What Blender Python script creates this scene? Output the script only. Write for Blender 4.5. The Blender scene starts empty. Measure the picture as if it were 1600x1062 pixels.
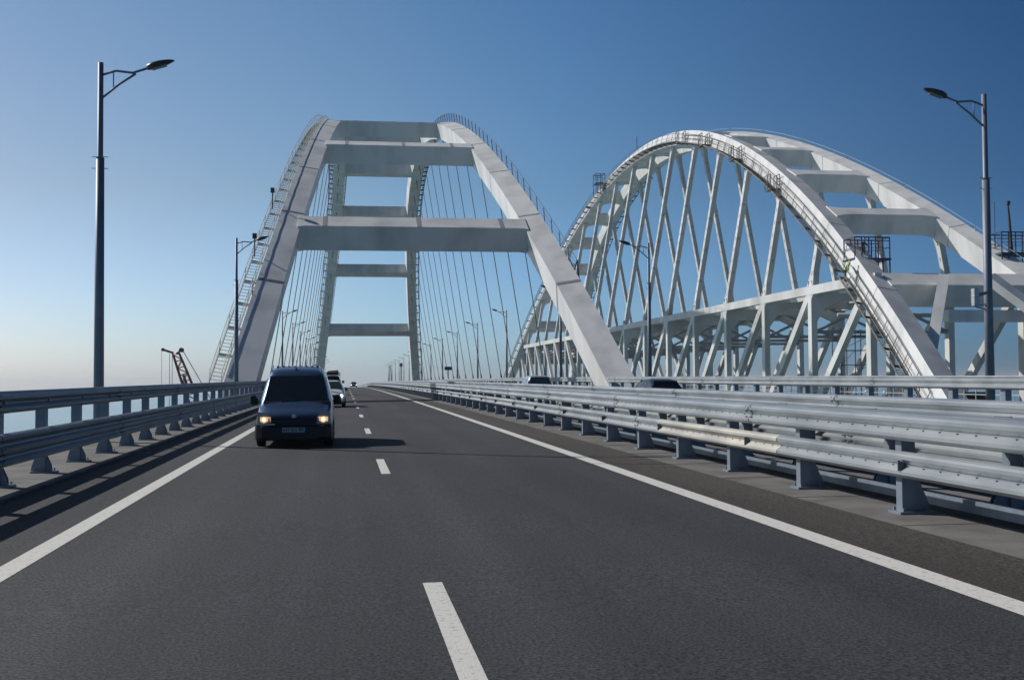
import bpy, math, random
from mathutils import Vector, Matrix
random.seed(7)
SC = bpy.context.scene
HAZE = 0.00009
COL = SC.collection
# ------------------------------------------------------------------ camera
CAMF, YAW, PITCH, ROLL, EYE = 1827.4, 0.1423, 0.03683, 0.00672, 1.65
GR, RV = 0.006925, 36902.0            # road slope and vertical curve
def zr(y): return GR * y - (y * y / (2 * RV) if y > 0 else 0.0)
F = Vector((math.sin(YAW) * math.cos(PITCH), math.cos(YAW) * math.cos(PITCH), math.sin(PITCH)))
R0 = Vector((math.cos(YAW), -math.sin(YAW), 0)); U0 = R0.cross(F)
R1 = R0 * math.cos(ROLL) - U0 * math.sin(ROLL); U1 = U0 * math.cos(ROLL) + R0 * math.sin(ROLL)
cd = bpy.data.cameras.new("camera"); cam = bpy.data.objects.new("camera", cd); COL.objects.link(cam)
M = Matrix((R1, U1, -F)).transposed().to_4x4(); M.translation = Vector((0, 0, EYE)); cam.matrix_world = M
cd.sensor_width = 36; cd.lens = CAMF / 1600 * 36; cd.clip_end = 90000; cd.clip_start = 0.1
SC.camera = cam
# ------------------------------------------------------------------ light
SUN_EL = math.radians(36.0); AZ = math.radians(36.5)      # sun: left, ahead of the camera
sdir = Vector((-math.cos(AZ) * math.cos(SUN_EL), math.sin(AZ) * math.cos(SUN_EL), math.sin(SUN_EL)))
SKY_AZ = [(0.30, (.26, .46, .64)), (.47, (.22, .42, .63)), (.66, (.60, .83, .99)), (.73, (.80, .94, 1)), (.85, (1, 1, 1))]
SKY_EL = [(0.0, (.66, .69, .83)), (.03, (.68, .69, .78)), (.16, (.61, .54, .49)), (.31, (.49, .50, .475)), (.5, (.28, .28, .27)), (1.0, (.14, .14, .14))]
W = bpy.data.worlds.new("World"); SC.world = W; W.use_nodes = True
nt = W.node_tree; bg = nt.nodes['Background']; sky = nt.nodes.new('ShaderNodeTexSky')
sky.sky_type = 'NISHITA'; sky.sun_disc = False; sky.sun_elevation = SUN_EL
sky.sun_rotation = math.atan2(sdir.x, sdir.y)
sky.altitude = 40; sky.air_density = 1.0; sky.dust_density = 0.8; sky.ozone_density = 6.0
bg.inputs[1].default_value = 0.084
# world-space grading of the sky: deeper blue away from the sun's bearing, pale haze low down
def wn(t): return nt.nodes.new(t)
_tc = wn('ShaderNodeTexCoord'); _sp = wn('ShaderNodeSeparateXYZ'); nt.links.new(_tc.outputs['Generated'], _sp.inputs[0])
def wm(op, a, b=0.0):
    m = wn('ShaderNodeMath'); m.operation = op
    for i, v in enumerate((a, b)):
        if isinstance(v, (int, float)): m.inputs[i].default_value = v
        else: nt.links.new(v, m.inputs[i])
    return m.outputs[0]
def ramp(fac, pts):
    r = wn('ShaderNodeValToRGB'); nt.links.new(fac, r.inputs[0]); e = r.color_ramp.elements
    while len(e) < len(pts): e.new(0.5)
    for q, (p, c) in zip(e, pts): q.position = p; q.color = (*c, 1)
    return r.outputs[0]
_h = Vector((-math.cos(math.radians(28.7)), math.sin(math.radians(28.7)))); _x, _y, _z = _sp.outputs
_c = wm('DIVIDE', wm('ADD', wm('MULTIPLY', _x, _h.x), wm('MULTIPLY', _y, _h.y)), wm('SQRT', wm('ADD', wm('ADD', wm('MULTIPLY', _x, _x), wm('MULTIPLY', _y, _y)), 1e-6)))
_az = ramp(wm('MULTIPLY', wm('ADD', _c, 1.0), 0.5), SKY_AZ)
_el = ramp(wm('MAXIMUM', _z, 0.0), SKY_EL)
def vmul(a, b):
    m = wn('ShaderNodeMix'); m.data_type = 'RGBA'; m.blend_type = 'MULTIPLY'; m.inputs[0].default_value = 1; nt.links.new(a, m.inputs[6]); nt.links.new(b, m.inputs[7]); return m.outputs[2]
_g = wn('ShaderNodeMix'); _g.data_type = 'RGBA'; _g.blend_type = 'MULTIPLY'; _g.inputs[0].default_value = 1; nt.links.new(vmul(sky.outputs[0], _az), _g.inputs[6]); nt.links.new(_el, _g.inputs[7])
_s2 = wn('ShaderNodeVectorMath'); _s2.operation = 'SCALE'; _s2.inputs['Scale'].default_value = 2.0; nt.links.new(_g.outputs[2], _s2.inputs[0])
nt.links.new(_s2.outputs[0], bg.inputs[0])
sl = bpy.data.lights.new("sun", 'SUN'); sl.energy = 4.2; sl.angle = math.radians(0.5); sl.color = (1, 0.965, 0.92)
so = bpy.data.objects.new("sun", sl); COL.objects.link(so); so.rotation_euler = (-sdir).to_track_quat('-Z', 'Y').to_euler()
so.location = (0, 0, 80)
SC.view_settings.view_transform = 'Standard'; SC.view_settings.look = 'None'; SC.view_settings.exposure = 0.0
SC.view_settings.gamma = 1
# ------------------------------------------------------------------ materials
def mat(name, c, rough=0.6, metal=0.0, c2=None, scale=1.0, bump=0.0, bscale=None, detail=6, stretch=(1, 1, 1), spec=None, emit=None, lo=0.35, hi=0.65, coat=0):
    m = bpy.data.materials.new(name); m.use_nodes = True; n = m.node_tree.nodes; l = m.node_tree.links
    b = n['Principled BSDF']; b.inputs['Base Color'].default_value = (*c, 1); b.inputs['Roughness'].default_value = rough
    b.inputs['Metallic'].default_value = metal
    if spec is not None: b.inputs['Specular IOR Level'].default_value = spec
    if coat: b.inputs['Coat Weight'].default_value = coat; b.inputs['Coat Roughness'].default_value = 0.05
    if emit: b.inputs['Emission Color'].default_value = (*emit[0], 1); b.inputs['Emission Strength'].default_value = emit[1]
    tc = n.new('ShaderNodeTexCoord'); mp = n.new('ShaderNodeMapping'); mp.inputs['Scale'].default_value = stretch
    l.new(tc.outputs['Object'], mp.inputs[0])
    if c2:
        t = n.new('ShaderNodeTexNoise'); t.inputs['Scale'].default_value = scale; t.inputs['Detail'].default_value = detail
        l.new(mp.outputs[0], t.inputs['Vector'])
        r = n.new('ShaderNodeMapRange'); r.inputs[1].default_value = lo; r.inputs[2].default_value = hi
        l.new(t.outputs[0], r.inputs[0])
        x = n.new('ShaderNodeMix'); x.data_type = 'RGBA'; x.inputs[6].default_value = (*c, 1); x.inputs[7].default_value = (*c2, 1)
        l.new(r.outputs[0], x.inputs[0]); l.new(x.outputs[2], b.inputs['Base Color'])
    if bump:
        t = n.new('ShaderNodeTexNoise'); t.inputs['Scale'].default_value = bscale or scale * 4; t.inputs['Detail'].default_value = 3
        l.new(mp.outputs[0], t.inputs['Vector'])
        bp = n.new('ShaderNodeBump'); bp.inputs['Strength'].default_value = bump; bp.inputs['Distance'].default_value = 0.02
        l.new(t.outputs[0], bp.inputs['Height']); l.new(bp.outputs[0], b.inputs['Normal'])
    return m
def asphalt(name, ca, cb, fine, big=0.35):
    m = bpy.data.materials.new(name); m.use_nodes = True; n = m.node_tree.nodes; l = m.node_tree.links
    b = n['Principled BSDF']; b.inputs['Roughness'].default_value = 0.82; b.inputs['Specular IOR Level'].default_value = 0.35
    tc = n.new('ShaderNodeTexCoord')
    def noise(sc, det, stretch=None, rough=0.5):
        t = n.new('ShaderNodeTexNoise'); t.inputs['Scale'].default_value = sc; t.inputs['Detail'].default_value = det; t.inputs['Roughness'].default_value = rough
        if stretch:
            mp = n.new('ShaderNodeMapping'); mp.inputs['Scale'].default_value = stretch; l.new(tc.outputs['Object'], mp.inputs[0]); l.new(mp.outputs[0], t.inputs['Vector'])
        else: l.new(tc.outputs['Object'], t.inputs['Vector'])
        return t
    g = noise(fine, 6, rough=0.75); p = noise(big, 5, (1, 0.25, 1)); w = noise(1.3, 4, (1, 0.012, 1))
    def rng(t, a, c, d, e):
        r = n.new('ShaderNodeMapRange'); r.inputs[1].default_value = a; r.inputs[2].default_value = c; r.inputs[3].default_value = d; r.inputs[4].default_value = e
        l.new(t.outputs[0], r.inputs[0]); return r
    x = n.new('ShaderNodeMix'); x.data_type = 'RGBA'; x.inputs[6].default_value = (*ca, 1); x.inputs[7].default_value = (*cb, 1)
    l.new(rng(p, .35, .65, 0, 1).outputs[0], x.inputs[0])
    def mul(a, bb):
        k = n.new('ShaderNodeVectorMath'); k.operation = 'SCALE'; l.new(a, k.inputs[0]); l.new(bb, k.inputs['Scale']); return k.outputs[0]
    col = mul(x.outputs[2], rng(g, .40, .60, .15, 2.0).outputs[0]); col = mul(col, rng(w, .35, .65, .82, 1.18).outputs[0])
    l.new(col, b.inputs['Base Color'])
    bp = n.new('ShaderNodeBump'); bp.inputs['Strength'].default_value = 0.9; bp.inputs['Distance'].default_value = 0.012
    l.new(g.outputs[0], bp.inputs['Height']); l.new(bp.outputs[0], b.inputs['Normal'])
    return m
MT = {}
MT['asphalt'] = asphalt('asphalt', (0.0285, 0.0295, 0.034), (0.044, 0.0445, 0.0495), 40)
MT['shoulder'] = asphalt('shoulder_asphalt', (0.044, 0.039, 0.034), (0.062, 0.054, 0.047), 34)
MT['concrete'] = mat('concrete', (0.165, 0.158, 0.148), 0.9, c2=(0.095, 0.092, 0.088), detail=9, scale=1.4, bump=0.25, bscale=40)
MT['kerb'] = mat('kerb_concrete', (0.17, 0.165, 0.155), 0.9, c2=(0.10, 0.098, 0.095), scale=3, bump=0.25, bscale=30)
MT['bitumen'] = mat('bitumen_kerb', (0.022, 0.022, 0.024), 0.9, c2=(0.045, 0.044, 0.042), scale=4, bump=.3, bscale=30)
MT['line'] = mat('line_paint', (0.62, 0.61, 0.57), 0.7, c2=(0.30, 0.295, 0.28), scale=22, detail=12, lo=.55, hi=.75, bump=.3, bscale=80)
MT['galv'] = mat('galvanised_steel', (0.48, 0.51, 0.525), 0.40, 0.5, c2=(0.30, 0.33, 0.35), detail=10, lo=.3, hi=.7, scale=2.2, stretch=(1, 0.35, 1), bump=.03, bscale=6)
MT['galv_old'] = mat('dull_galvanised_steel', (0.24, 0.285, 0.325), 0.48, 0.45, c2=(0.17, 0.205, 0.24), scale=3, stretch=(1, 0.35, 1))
MT['galv_yel'] = mat('yellowed_steel', (0.56, 0.55, 0.47), 0.55, 0.25, c2=(0.36, 0.355, 0.335), scale=1.2, stretch=(1, .6, 1))
MT['post'] = mat('post_steel', (0.24, 0.285, 0.34), 0.5, 0.35, c2=(0.20, 0.235, 0.28), scale=5)
MT['bolt'] = mat('bolt', (0.10, 0.10, 0.105), 0.5, 0.3)
MT['white'] = mat('bridge_paint', (0.74, 0.74, 0.725), 0.45, c2=(0.50, 0.50, 0.495), scale=.45, detail=12, lo=.42, hi=.78, stretch=(1, 1, .22))
MT['white2'] = mat('truss_paint', (0.66, 0.66, 0.64), 0.5, c2=(0.40, 0.40, 0.38), scale=.35, detail=9, lo=.35, hi=.75, stretch=(1, 1, .4))
MT['seam'] = mat('seam_steel', (0.30, 0.31, 0.32), 0.6)
MT['stair'] = mat('stair_steel', (0.09, 0.09, 0.088), 0.6, 0.2, c2=(0.16, 0.15, 0.135), scale=2)
MT['stairw'] = mat('pale_stair_steel', (0.46, 0.46, 0.43), 0.6, 0.1)
MT['railblue'] = mat('blue_grey_rail', (0.13, 0.18, 0.27), 0.5, 0.2)
MT['cage'] = mat('cage_steel', (0.045, 0.06, 0.11), 0.5, 0.3)
MT['cable'] = mat('cable', (0.20, 0.22, 0.25), 0.5, 0.3)
MT['pole'] = mat('lamp_pole_steel', (0.19, 0.215, 0.27), 0.55, 0.2, c2=(0.15, 0.175, 0.22), scale=2)
MT['lamp'] = mat('lamp_housing', (0.035, 0.04, 0.045), 0.4)
MT['lens'] = mat('lamp_lens', (0.25, 0.26, 0.26), 0.2)
MT['black'] = mat('black_plastic', (0.015, 0.015, 0.017), 0.5)
MT['tyre'] = mat('tyre_rubber', (0.018, 0.018, 0.018), 0.85)
MT['rim'] = mat('rim_alloy', (0.25, 0.25, 0.26), 0.35, 0.8)
MT['glass'] = mat('car_glass', (0.022, 0.031, 0.034), 0.08, 0, spec=.6, coat=.6)
MT['van'] = mat('dark_blue_paint', (0.06, 0.115, 0.23), 0.33, 0.7, coat=.5)
MT['silver'] = mat('silver_paint', (0.45, 0.46, 0.47), 0.35, 0.5, coat=.5)
MT['whitecar'] = mat('white_paint', (0.62, 0.64, 0.66), 0.3, 0.0, coat=.5)
MT['darkcar'] = mat('dark_paint', (0.025, 0.028, 0.038), 0.3, 0.3, coat=.5)
MT['bumper'] = mat('bumper_plastic', (0.012, 0.013, 0.018), 0.42)
MT['plate'] = mat('plate_white', (0.42, 0.44, 0.45), 0.5)
MT['ink'] = mat('plate_ink', (0.01, 0.01, 0.01), 0.6)
MT['head'] = mat('headlight_lit', (1, .8, .5), 0.3, emit=((1, 0.60, 0.28), .6))
MT['headc'] = mat('headlight_core', (1, .9, .7), .3, emit=((1, .85, .6), 1.4))
MT['headw'] = mat('headlight_white', (1, 1, 1), 0.3, emit=((1, 0.97, 0.92), 6))
MT['lensglass'] = mat('headlight_housing', (0.30, 0.29, 0.27), 0.25)
MT['chrome'] = mat('bright_trim', (0.5, 0.5, 0.52), 0.25, 0.9)
MT['tail'] = mat('tail_lamp', (0.25, 0.01, 0.01), 0.3)
MT['red'] = mat('crane_red', (0.34, 0.035, 0.025), 0.6, c2=(0.22, .03, .025), scale=1)
MT['redw'] = mat('crane_pale', (0.42, 0.33, 0.30), 0.6)
MT['wire'] = mat('dark_wire', (0.06, 0.06, 0.07), 0.6)
MT['hull'] = mat('barge_hull', (0.10, 0.05, 0.04), 0.7)
MT['skin'] = mat('skin', (0.35, 0.2, 0.14), 0.6)
MT['hivis'] = mat('hivis_vest', (0.35, 0.65, 0.08), 0.7)
MT['work'] = mat('work_clothes', (0.03, 0.035, 0.05), 0.8)
MT['work2'] = mat('grey_work_clothes', (0.16, 0.15, 0.14), 0.8)
MT['helmet'] = mat('helmet_white', (0.75, 0.75, 0.72), 0.35)
MT['helmetd'] = mat('helmet_orange', (0.5, 0.15, 0.03), 0.35)
MT['sign'] = mat('sign_back', (0.06, 0.065, 0.08), 0.5)
MT['reflect'] = mat('reflector', (0.12, 0.15, 0.2), 0.3)
# ------------------------------------------------------------------ mesh builder
class MB:
    def __init__(s): s.v = []; s.f = []; s.m = []
    def face(s, idx, m=0): s.f.append(idx); s.m.append(m)
    def add(s, vs, fs, m=0):
        o = len(s.v); s.v += [tuple(a) for a in vs]
        for f in fs: s.f.append([i + o for i in f]); s.m.append(m)
    def box(s, a, b, m=0):
        x0, y0, z0 = a; x1, y1, z1 = b
        s.add([(x0, y0, z0), (x1, y0, z0), (x1, y1, z0), (x0, y1, z0), (x0, y0, z1), (x1, y0, z1), (x1, y1, z1), (x0, y1, z1)],
              [(0, 3, 2, 1), (4, 5, 6, 7), (0, 1, 5, 4), (1, 2, 6, 5), (2, 3, 7, 6), (3, 0, 4, 7)], m)
    def bar(s, p, q, w, d=None, up=(0, 0, 1), m=0):      # box from p to q; w across, d along 'up'
        p = Vector(p); q = Vector(q); d = w if d is None else d; t = (q - p).normalized(); up = Vector(up)
        n = t.cross(up)
        if n.length < 1e-4: n = t.cross(Vector((0, 1, 0)))
        n.normalize(); u = n.cross(t).normalized(); n *= w / 2; u *= d / 2
        s.add([p - n - u, p + n - u, p + n + u, p - n + u, q - n - u, q + n - u, q + n + u, q - n + u],
              [(0, 1, 2, 3), (7, 6, 5, 4), (0, 4, 5, 1), (1, 5, 6, 2), (2, 6, 7, 3), (3, 7, 4, 0)], m)
    def tube(s, pts, r, n=8, m=0):
        pts = [Vector(p) for p in pts]; rs = r if isinstance(r, (list, tuple)) else [r] * len(pts)
        ref = None; o = len(s.v)
        for i, p in enumerate(pts):
            t = (pts[min(i + 1, len(pts) - 1)] - pts[max(i - 1, 0)]).normalized()
            if ref is None: ref = Vector((0, 0, 1)) if abs(t.z) < .9 else Vector((0, 1, 0))
            a = t.cross(ref).normalized(); b = a.cross(t).normalized()
            for k in range(n):
                an = 2 * math.pi * k / n; s.v.append(tuple(p + (a * math.cos(an) + b * math.sin(an)) * rs[i]))
        for i in range(len(pts) - 1):
            for k in range(n): s.face([o + i * n + k, o + i * n + (k + 1) % n, o + (i + 1) * n + (k + 1) % n, o + (i + 1) * n + k], m)
        s.face([o + k for k in range(n)][::-1], m); s.face([o + (len(pts) - 1) * n + k for k in range(n)], m)
    def sweep(s, rings, m=0, cap=True):                  # closed loops, same vertex count
        o = len(s.v); n = len(rings[0])
        for r in rings: s.v += [tuple(a) for a in r]
        for i in range(len(rings) - 1):
            for k in range(n): s.face([o + i * n + k, o + i * n + (k + 1) % n, o + (i + 1) * n + (k + 1) % n, o + (i + 1) * n + k], m)
        if cap: s.face([o + k for k in range(n)][::-1], m); s.face([o + (len(rings) - 1) * n + k for k in range(n)], m)
    def prism(s, poly, off, m=0):                        # poly: 3D points, off: vector
        poly = [Vector(p) for p in poly]; off = Vector(off); n = len(poly)
        s.add(poly + [p + off for p in poly], [list(range(n))[::-1], [n + i for i in range(n)]] + [[i, (i + 1) % n, n + (i + 1) % n, n + i] for i in range(n)], m)
    def build(s, name, mats, parent=None, smooth=False, bevel=0, local=False):
        me = bpy.data.meshes.new(name); v = s.v
        if parent is not None and not local:
            o = parent_loc(parent); v = [(a[0] - o[0], a[1] - o[1], a[2] - o[2]) for a in v]
        me.from_pydata(v, [], s.f)
        if not isinstance(mats, (list, tuple)): mats = [mats]
        for m in mats: me.materials.append(m)
        me.polygons.foreach_set('material_index', s.m)
        if smooth: me.polygons.foreach_set('use_smooth', [True] * len(s.f))
        me.update()
        import bmesh
        bm = bmesh.new(); bm.from_mesh(me); bmesh.ops.recalc_face_normals(bm, faces=bm.faces); bm.to_mesh(me); bm.free()
        ob = bpy.data.objects.new(name, me); COL.objects.link(ob)
        if parent is not None: ob.parent = parent
        if bevel:
            b = ob.modifiers.new('bevel', 'BEVEL'); b.width = bevel; b.segments = 2; b.limit_method = 'ANGLE'
        return ob
def parent_loc(o):
    x = y = z = 0.0
    while o is not None: x += o.location.x; y += o.location.y; z += o.location.z; o = o.parent
    return (x, y, z)
def tag(o, label=None, cat=None, group=None, kind=None):
    if label: o['label'] = label
    if cat: o['category'] = cat
    if group: o['group'] = group
    if kind: o['kind'] = kind
    return o
def thing(name, loc, label, cat, group=None):
    o = bpy.data.objects.new(name, None); COL.objects.link(o); o.location = loc; o.empty_display_size = .3
    return tag(o, label, cat, group)
def struct(o): o['kind'] = 'structure'; return o
def inst(src, parent, loc):
    c = src.copy(); COL.objects.link(c); c.parent = parent; o = parent_loc(parent) if parent else (0, 0, 0)
    c.location = (loc[0] - o[0], loc[1] - o[1], loc[2] - o[2]); return c
def copy_tree(o, loc, label=None):
    c = o.copy(); COL.objects.link(c); c.location = loc
    if label: c['label'] = label
    def rec(a, b):
        for ch in list(a.children):
            d = ch.copy(); COL.objects.link(d); d.parent = b; rec(ch, d)
    rec(o, c); return c
ORD = ['nearest', 'second', 'third', 'fourth', 'fifth', 'sixth', 'seventh', 'eighth', 'ninth', 'tenth', 'eleventh', 'twelfth', 'thirteenth', 'fourteenth', 'fifteenth', 'sixteenth']
# ------------------------------------------------------------------ setting
YS = [-30, -15, 0] + [12 * i for i in range(1, 60)]
def strip(name, x0, x1, h, m, y0=-30, y1=700, thick=0.0, hb=None):
    b = MB(); ys = [y for y in YS if y0 < y < y1]; ys = [y0] + ys + [y1]
    if thick:
        b.sweep([[(x0, y, zr(y) + h), (x1, y, zr(y) + h), (x1, y, zr(y) + h - thick), (x0, y, zr(y) + h - thick)] for y in ys])
    else:
        n = 0
        for y in ys: b.v += [(x0, y, zr(y) + h), (x1, y, zr(y) + h)]
        for i in range(len(ys) - 1): b.face([2 * i, 2 * i + 1, 2 * i + 3, 2 * i + 2])
    return struct(b.build(name, m))
XC = 5.765
strip('road', -4.55, 4.86, 0, MT['asphalt'])
strip('road_shoulder', 4.86, 5.95, 0, MT['shoulder'])
strip('median_strip', 5.95, 8.45, 0.0, MT['concrete'])
strip('median_surface', 6.98, 7.62, 0.006, MT['shoulder'])
strip('opposite_road', 8.45, 15.75, 0, MT['asphalt'])
strip('walkway', -6.15, -4.53, 0.03, MT['concrete'], thick=.5)
strip('opposite_walkway', 15.75, 17.7, 0.13, MT['concrete'], thick=.5)
strip('bridge_deck', -6.1, 17.6, -0.35, MT['white'], thick=2.6)
def line(name, xc, w, y0, y1, h=0.004):
    return strip(name, xc - w / 2, xc + w / 2, h, MT['line'], y0, y1)
line('edge_line', -2.87, .23, -30, 600); line('edge_line', 4.69, .27, -30, 600)
line('edge_line', 9.3, .2, -30, 600); line('edge_line', 14.9, .2, -30, 600)
for k in range(-2, 26):
    yf = 9.39 + 14.08 * k; line('lane_dash', .69, .155, yf - 3.55, yf); line('lane_dash', 12.1, .15, yf - 3.55, yf)
b = MB()          # thin tar joints across the carriageway
for y in (0,):
    pass
for (x0, y0, x1, y1) in ((4.4, 21.4, 5.95, 21.0),):
    b.bar((x0, y0, zr(y0) + .0075), (x1, y1, zr(y1) + .0075), .02, .003)
struct(b.build('road_joint', MT['bolt']))
b = MB(); y = 3.0
while y < 70: b.box((5.96, y, zr(y) - .01), (6.97, y + .018, zr(y) + .004)); b.box((-6.1, y + 1, zr(y) + .02), (-4.54, y + 1.018, zr(y) + .034)); y += 3.0
struct(b.build('slab_joints', MT['bolt']))
for i, y in enumerate((14.2, 26.2, 38.2, 50.2)):
    b = MB(); z = zr(y)
    for k in range(9): b.box((-4.5, y + k * .05, z + .001), (-4.22, y + k * .05 + .022, z + .012))
    b.box((-4.52, y - .03, z + .001), (-4.5, y + .47, z + .012)); b.box((-4.22, y - .03, z + .001), (-4.2, y + .47, z + .012)); b.box((-4.5, y - .03, z + .001), (-4.22, y - .01, z + .011))
    tag(b.build('drain_grate', MT['bolt']), 'dark drain grate in the left gutter, %s from the camera' % ('first', 'second', 'third', 'fourth')[i], 'drain grate', 'drain grates in the left gutter')
b = MB()
for i in range(260):
    x = random.choice((random.gauss(5.6, .35), random.gauss(6.2, .4), random.gauss(-4.0, .25), random.uniform(-2.6, 4.5) if random.random() < .3 else random.gauss(5.5, .3))); y = random.uniform(6, 45); r = random.uniform(.003, .009); z = zr(y) + (.001 if x > -4.5 else .031)
    b.add([(x - r, y, z), (x, y - r, z), (x + r, y, z), (x, y + r, z), (x, y, z + r * 1.2)], [(0, 1, 4), (1, 2, 4), (2, 3, 4), (3, 0, 4)])
tag(b.build('grit', MT['kerb']), kind='stuff')
# sea
b = MB(); S = 12000; b.add([(-S, -S, -38), (S, -S, -38), (S, S, -38), (-S, S, -38)], [(0, 1, 2, 3)])
ms = bpy.data.materials.new('sea_water'); ms.use_nodes = True; n = ms.node_tree.nodes; l = ms.node_tree.links; p = n['Principled BSDF']
p.inputs['Base Color'].default_value = (0.12, 0.30, 0.34, 1); p.inputs['Roughness'].default_value = 0.18
tc = n.new('ShaderNodeTexCoord'); w1 = n.new('ShaderNodeTexNoise'); w1.inputs['Scale'].default_value = .35; w1.inputs['Detail'].default_value = 8
l.new(tc.outputs['Object'], w1.inputs['Vector'])
bp = n.new('ShaderNodeBump'); bp.inputs['Strength'].default_value = .5; bp.inputs['Distance'].default_value = .5; l.new(w1.outputs[0], bp.inputs['Height']); l.new(bp.outputs[0], p.inputs['Normal'])
w2 = n.new('ShaderNodeTexNoise'); w2.inputs['Scale'].default_value = .006; w2.inputs['Detail'].default_value = 4
mp = n.new('ShaderNodeMapping'); mp.inputs['Scale'].default_value = (1, .35, 1); l.new(tc.outputs['Object'], mp.inputs[0]); l.new(mp.outputs[0], w2.inputs['Vector'])
mx = n.new('ShaderNodeMix'); mx.data_type = 'RGBA'; mx.inputs[6].default_value = (0.075, 0.215, 0.26, 1); mx.inputs[7].default_value = (0.14, 0.31, 0.35, 1)
l.new(w2.outputs[0], mx.inputs[0]); l.new(mx.outputs[2], p.inputs['Base Color'])
struct(b.build('sea', ms))
# ------------------------------------------------------------------ guardrails
WP = [(0, .31), (.025, .305), (.06, .285), (.085, .262), (.085, .225), (.035, .185), (.012, .168), (.012, .142), (.035, .125), (.085, .085), (.085, .048), (.06, .025), (.025, .005), (0, 0)]
TP = [(0, .50), (.02, .495), (.055, .48), (.08, .46), (.08, .42), (.02, .37), (.012, .345), (.02, .32), (.08, .28), (.08, .22), (.02, .18), (.012, .155), (.02, .13), (.08, .08), (.08, .04), (.055, .02), (.02, .005), (0, 0)]
def railbeam(name, prof, x, z, sgn, mats, parent, y0=-12, y1=560, bolts=None, splice=9.3, bend=0):
    b = MB(); ys = [y0] + [y for y in YS if y0 < y < y1] + [y1]
    loop = [(x + sgn * a, z + c) for a, c in prof] + [(x + sgn * (a - .008), z + c) for a, c in prof[::-1]]
    b.sweep([[(px, y, zr(y) + pz) for px, pz in loop] for y in ys])
    if splice:
        y = y0 + 2
        while y < min(y1, 130):
            lp = [(x + sgn * (a + .006), z + c) for a, c in prof] + [(x + sgn * (a + .001), z + c) for a, c in prof[::-1]]
            b.sweep([[(px, yy, zr(yy) + pz) for px, pz in lp] for yy in (y, y + .03)], m=1)
            for dz in (.04, .11, .2, .27):
                for dy in (-.1, .13):
                    b.box((x + sgn * .03 - .055 * 1, y + dy, zr(y) + z + dz - .008), (x + sgn * .03 + .06, y + dy + .03, zr(y) + z + dz + .008), 1)
            y += splice
    if bolts:
        y = y0 + .3
        while y < min(y1, 60):
            for zz in bolts: b.box((x + sgn * .012 - .014, y, zr(y) + z + zz - .02), (x + sgn * .012 + .014, y + .022, zr(y) + z + zz - .006), 1)
            y += .37
    return b.build(name, mats, parent)
def posts(mb, root, x, h0, spacing, ystart, yend, mats, tail):
    ys = []; y = ystart
    while y < yend: ys.append(y); y += spacing
    near = [y for y in ys if y > 4][:100]; rest = [y for y in ys if y not in near]
    p0 = mb.build('post', mats, root, local=True); o = parent_loc(root)
    for i, y in enumerate(near):
        c = p0 if i == 0 else p0.copy()
        if i: COL.objects.link(c); c.parent = root
        c.location = (x - o[0], y - o[1], zr(y) + h0 - o[2])
    b = MB()
    for y in rest: b.add([(v[0] + x, v[1] + y, v[2] + zr(y) + h0) for v in mb.v], mb.f)
    r = b.build('far_post_row', mats[0] if isinstance(mats, list) else mats, root); r['kind'] = 'stuff'
def post_mb(h, sg, w=.15, d=.13, gus=.2, gh=.42, z0=0):
    b = MB(); b.box((-w / 2, -d / 2, .03), (w / 2, d / 2, h))
    b.box((-.2 + sg * .05, -.16, -.0), (.2 + sg * .05, .16, .03))
    s = sg
    for yy in (-.05, .045): b.prism([(s * w / 2, yy, .031), (s * (w / 2 + gus), yy, .031), (s * (w / 2 + gus * .85), yy, .13), (s * w / 2, yy, gh)], (0, .01, 0))
    for dx in (-.14, .14):
        for dy in (-.12, .12): b.box((dx + sg * .05 - .012, dy - .012, .03), (dx + sg * .05 + .012, dy + .012, .07))
    return b
# left barrier: thrie beam below, single beam on top, shared posts
g = thing('edge_guardrail', (-5.05, 6, .03), 'blue-grey guardrail at the left edge above the sea, with a high top beam', 'guardrail')
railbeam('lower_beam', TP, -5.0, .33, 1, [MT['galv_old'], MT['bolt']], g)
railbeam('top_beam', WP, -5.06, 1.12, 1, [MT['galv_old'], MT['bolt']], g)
b = MB(); b.tube([(-5.07, y, zr(y) + 1.435) for y in [-12] + YS[3:48]], .024, 8); b.build('cap_rail', MT['galv_old'], g, smooth=True)
b = post_mb(1.36, 1, .17, .17, .09, .3)
for yy in (-.055, .045): b.prism([(-.085, yy, .031), (-.16, yy, .031), (-.15, yy, .1), (-.085, yy, .3)], (0, .01, 0))
for zz in (.45, .72, 1.27): b.box((.08, -.05, zz - .04), (.14, .05, zz + .04))
posts(b, g, -5.16, .03, 2.65, 2.55, 420, MT['post'], 0)
# median near barrier
g = thing('median_guardrail', (6.55, 6, 0), 'bright two-tier guardrail nearest the camera on the right of the road', 'guardrail')
railbeam('upper_beam', WP, 6.44, .86, -1, [MT['galv'], MT['bolt']], g, bolts=[.155])
railbeam('lower_beam', WP, 6.44, .43, -1, [MT['galv'], MT['bolt']], g, bolts=[.155], y1=16.8)
railbeam('lower_beam', WP, 6.44, .43, -1, [MT['galv'], MT['bolt']], g, bolts=[.155], y0=23.2)
o = railbeam('lower_beam', WP, 6.432, .43, -1, [MT['galv_yel'], MT['bolt']], g, bolts=[.155], y0=16.7, y1=23.4, splice=None)
o['label'] = 'yellowed scratched section of the lower beam'
posts(post_mb(1.12, 1, .17, .15, .2, .52), g, 6.56, 0, 3.1, .47 - 6, 340, MT['post'], 0)
pr = MB(); pr.prism([(-.098, 0, -.005), (-.098, 0, .125), (-.03, 0, .10), (.0, 0, .075), (.0, 0, .045), (-.03, 0, .02)], (0, .012, 0)); r0 = pr.build('reflector', MT['reflect'], g, local=True)
og = parent_loc(g)
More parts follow.
